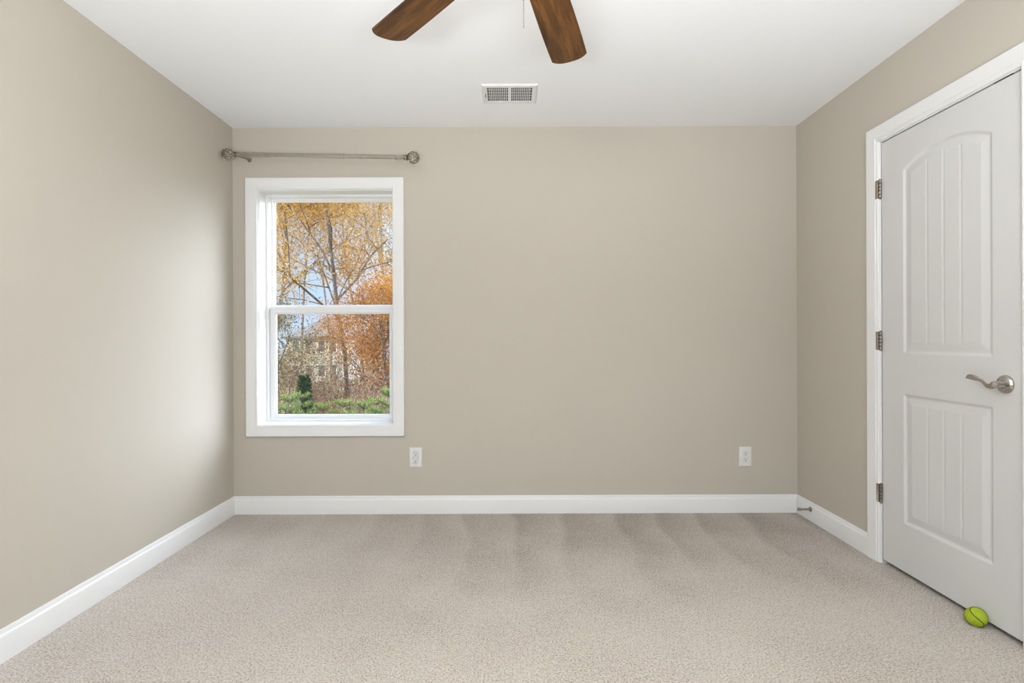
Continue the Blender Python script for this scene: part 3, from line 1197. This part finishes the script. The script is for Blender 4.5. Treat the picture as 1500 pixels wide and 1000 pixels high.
tree('autumn_tree', 'low bright orange tree in front of the house on its right', 'tree', 557, 17, 4.3, ORANGE, BARK, 5, depth=4, nleaf=23000, leaf=0.046, rad=0.06, first=0.08, spread=0.5, up=0.34, group=OUT, clump=0.30, deep=2)
tree('autumn_tree', 'olive-brown young tree in front of the house on its left', 'tree', 403, 17, 4.7, OLIVE, BARK, 8, depth=4, nleaf=7500, leaf=0.046, rad=0.05, first=0.15, spread=0.7, up=0.2, group=OUT, clump=0.24)
# leafless and thin ones behind
for i, (px, Y, h, nl, lab) in enumerate((
        (445, 33, 13, 2200, 'slim grey tree with few pale leaves rising behind the white house'),
        (485, 36, 14, 2600, 'slim tall tree with pale leaves behind the main golden tree'),
        (535, 34, 13, 3000, 'thin pale-leaved tree behind the low orange tree'),
        (566, 30, 12, 1600, 'nearly bare grey-stemmed tree near the right edge of the window'),
        (385, 38, 13, 2500, 'thin pale-leaved tree hidden left of the window edge'),
        (620, 32, 13, 2500, 'thin pale-leaved tree hidden right of the window edge'))):
    tree('bare_tree', lab, 'tree', px, Y, h, PALE, TWIG, 60 + i, depth=4, nleaf=nl, leaf=0.075, rad=0.09, first=0.42, spread=0.6, up=0.35, group=OUT, clump=0.5, zmin=3.0)
# trees that only a view from further to the side takes in
for i, (xx, Y, h, m, lab) in enumerate(((-16.5, 24, 10, GOLD, 'golden tree far to the left outside'), (1.5, 25, 9, ORANGE, 'orange tree standing to the right of the window view'),
                                        (-20, 32, 12, PALE, 'pale-leaved tree at the far left outside'))):
    tree('autumn_tree', lab, 'tree', 0, Y, h, m, BARK, 80 + i, depth=4, nleaf=7000, leaf=0.075, rad=0.13, first=0.3, group=OUT, clump=0.42, xw=xx)
# undergrowth: rust-coloured shrubs
for i, (px, Y, h, m, lab) in enumerate((
        (470, 19, 2.1, RUST, 'reddish brown shrub below the white house'),
        (497, 16.5, 2.2, RUST, 'rust-coloured shrub at the foot of the main golden tree'),
        (525, 21, 3.2, RUST, 'rust-coloured shrub right of the main trunk'),
        (415, 20, 3.6, OLIVE, 'olive shrub at the lower left of the window view'),
        (560, 15.5, 2.7, RUST, 'brownish shrub at the lower right of the window view'),
        (438, 22, 3.3, OLIVE, 'yellowish olive shrub beside the dark evergreen'),
        (380, 18, 3.0, RUST, 'reddish shrub hidden left of the window edge'),
        (605, 18, 3.0, RUST, 'reddish shrub hidden right of the window edge'))):
    tree('shrub', lab, 'shrub', px, Y, h, m, TWIG, 100 + i, depth=3, nleaf=2600, leaf=0.055, rad=0.03, first=0.05, spread=0.9, up=0.15, clump=0.26, group='shrubs outside', kids=(3, 5))
pine('evergreen', 'small dark green evergreen below the white house', 'tree', 446, 15.6, 3.1, CEDAR, 3, width=0.24, nd=60, needle=0.11, gap=0.10, f0=0.0)
for i, (px, Y, h, lab) in enumerate((
        (424, 12.6, 2.91, 'yellow-green young pine at the left end of the sill'),
        (441, 13.6, 2.86, 'young pine second from the left above the sill'),
        (472, 13.0, 2.66, 'short blue-green young pine left of the main trunk'),
        (503, 12.8, 2.78, 'young pine in front of the main trunk'),
        (533, 12.2, 2.81, 'young pine right of the main trunk'),
        (551, 13.4, 2.76, 'young pine below the low orange tree'),
        (570, 12.4, 3.08, 'tallest young pine at the right end of the sill'),
        (392, 13.0, 2.6, 'young pine hidden left of the window edge'),
        (600, 13.0, 2.6, 'young pine hidden right of the window edge'),
        (640, 12.6, 2.5, 'young pine further right outside'))):
    pine('young_pine', lab, 'tree', px, Y, h, PINE, 200 + i, group='young pines below the window', width=0.62, nd=44, needle=0.12)

# ------------------------------------------------------------------ the neighbour's house
HWALL = plain('cream_siding', (0.50, 0.475, 0.41), 0.8, var=0.05, vscale=1)
HROOF = plain('grey_shingles', (0.22, 0.205, 0.20), 0.9, var=0.2, vscale=2)
HROOF2 = plain('slate_blue_shingles', (0.07, 0.075, 0.095), 0.9, var=0.2, vscale=2)
HGL = plain('house_window_glass', (0.10, 0.11, 0.13), 0.15)
HY_ = 52.0
ha = at(419, 493, HY_)
hb = at(498, 493, HY_)
house = empty('house', ((ha.x + hb.x) / 2, HY_, GZ))
tag(house, 'cream two-storey house with a grey hipped roof seen between the trees', 'house')
hx0, hx1, ez = ha.x, hb.x, ha.z
bm = B()
box(bm, hx0, hx1, HY_, HY_ + 9, GZ, ez)
obj('house_wall', bm, HWALL, house)


def hip(name, x0, x1, y0, y1, z, rise, mat, inset):
    bm = B()
    ov = 0.35
    p = [(x0 - ov, y0 - ov, z), (x1 + ov, y0 - ov, z), (x1 + ov, y1 + ov, z), (x0 - ov, y1 + ov, z)]
    base = [bm.verts.new(q) for q in p]
    low = [bm.verts.new((q[0], q[1], q[2] - 0.18)) for q in p]
    ym = (y0 + y1) / 2
    r0 = bm.verts.new((x0 + inset, ym, z + rise))
    r1 = bm.verts.new((x1 - inset, ym, z + rise))
    bm.faces.new((base[0], base[1], r1, r0))
    bm.faces.new((base[2], base[3], r0, r1))
    bm.faces.new((base[1], base[2], r1))
    bm.faces.new((base[3], base[0], r0))
    for i in range(4):
        bm.faces.new((low[i], low[(i + 1) % 4], base[(i + 1) % 4], base[i]))
    bm.faces.new(low[::-1])
    return obj(name, bm, mat, house)


hip('roof', hx0, hx1, HY_, HY_ + 9, ez, 2.0, HROOF, 2.4)
# rear wing with the darker roof
hc, hd_ = at(455, 490, HY_ + 11), at(503, 490, HY_ + 11)
bm = B()
box(bm, hc.x, hd_.x, HY_ + 9, HY_ + 16, GZ, hc.z + 0.5)
obj('wing_wall', bm, HWALL, house)
hip('wing_roof', hc.x, hd_.x, HY_ + 9, HY_ + 16, hc.z + 0.5, 1.6, HROOF2, 1.2)
wd = hx1 - hx0
for fx in (0.18, 0.42, 0.66, 0.87):
    for zc_ in (ez - 0.95, ez - 3.4):
        cx = hx0 + wd * fx
        bm = B()
        sweep(bm, rect_path(cx - 0.32, cx + 0.32, zc_ - 0.55, zc_ + 0.55), [(0, 0), (0, -0.05), (0.08, -0.05), (0.08, 0)], lambda u, v, d: (u, HY_ + d, v), True)
        fr = obj('house_window', bm, TRIM, house)
        boxobj('house_pane', (cx - 0.32, cx + 0.32, HY_ - 0.02, HY_ - 0.005, zc_ - 0.55, zc_ + 0.55), HGL, fr)
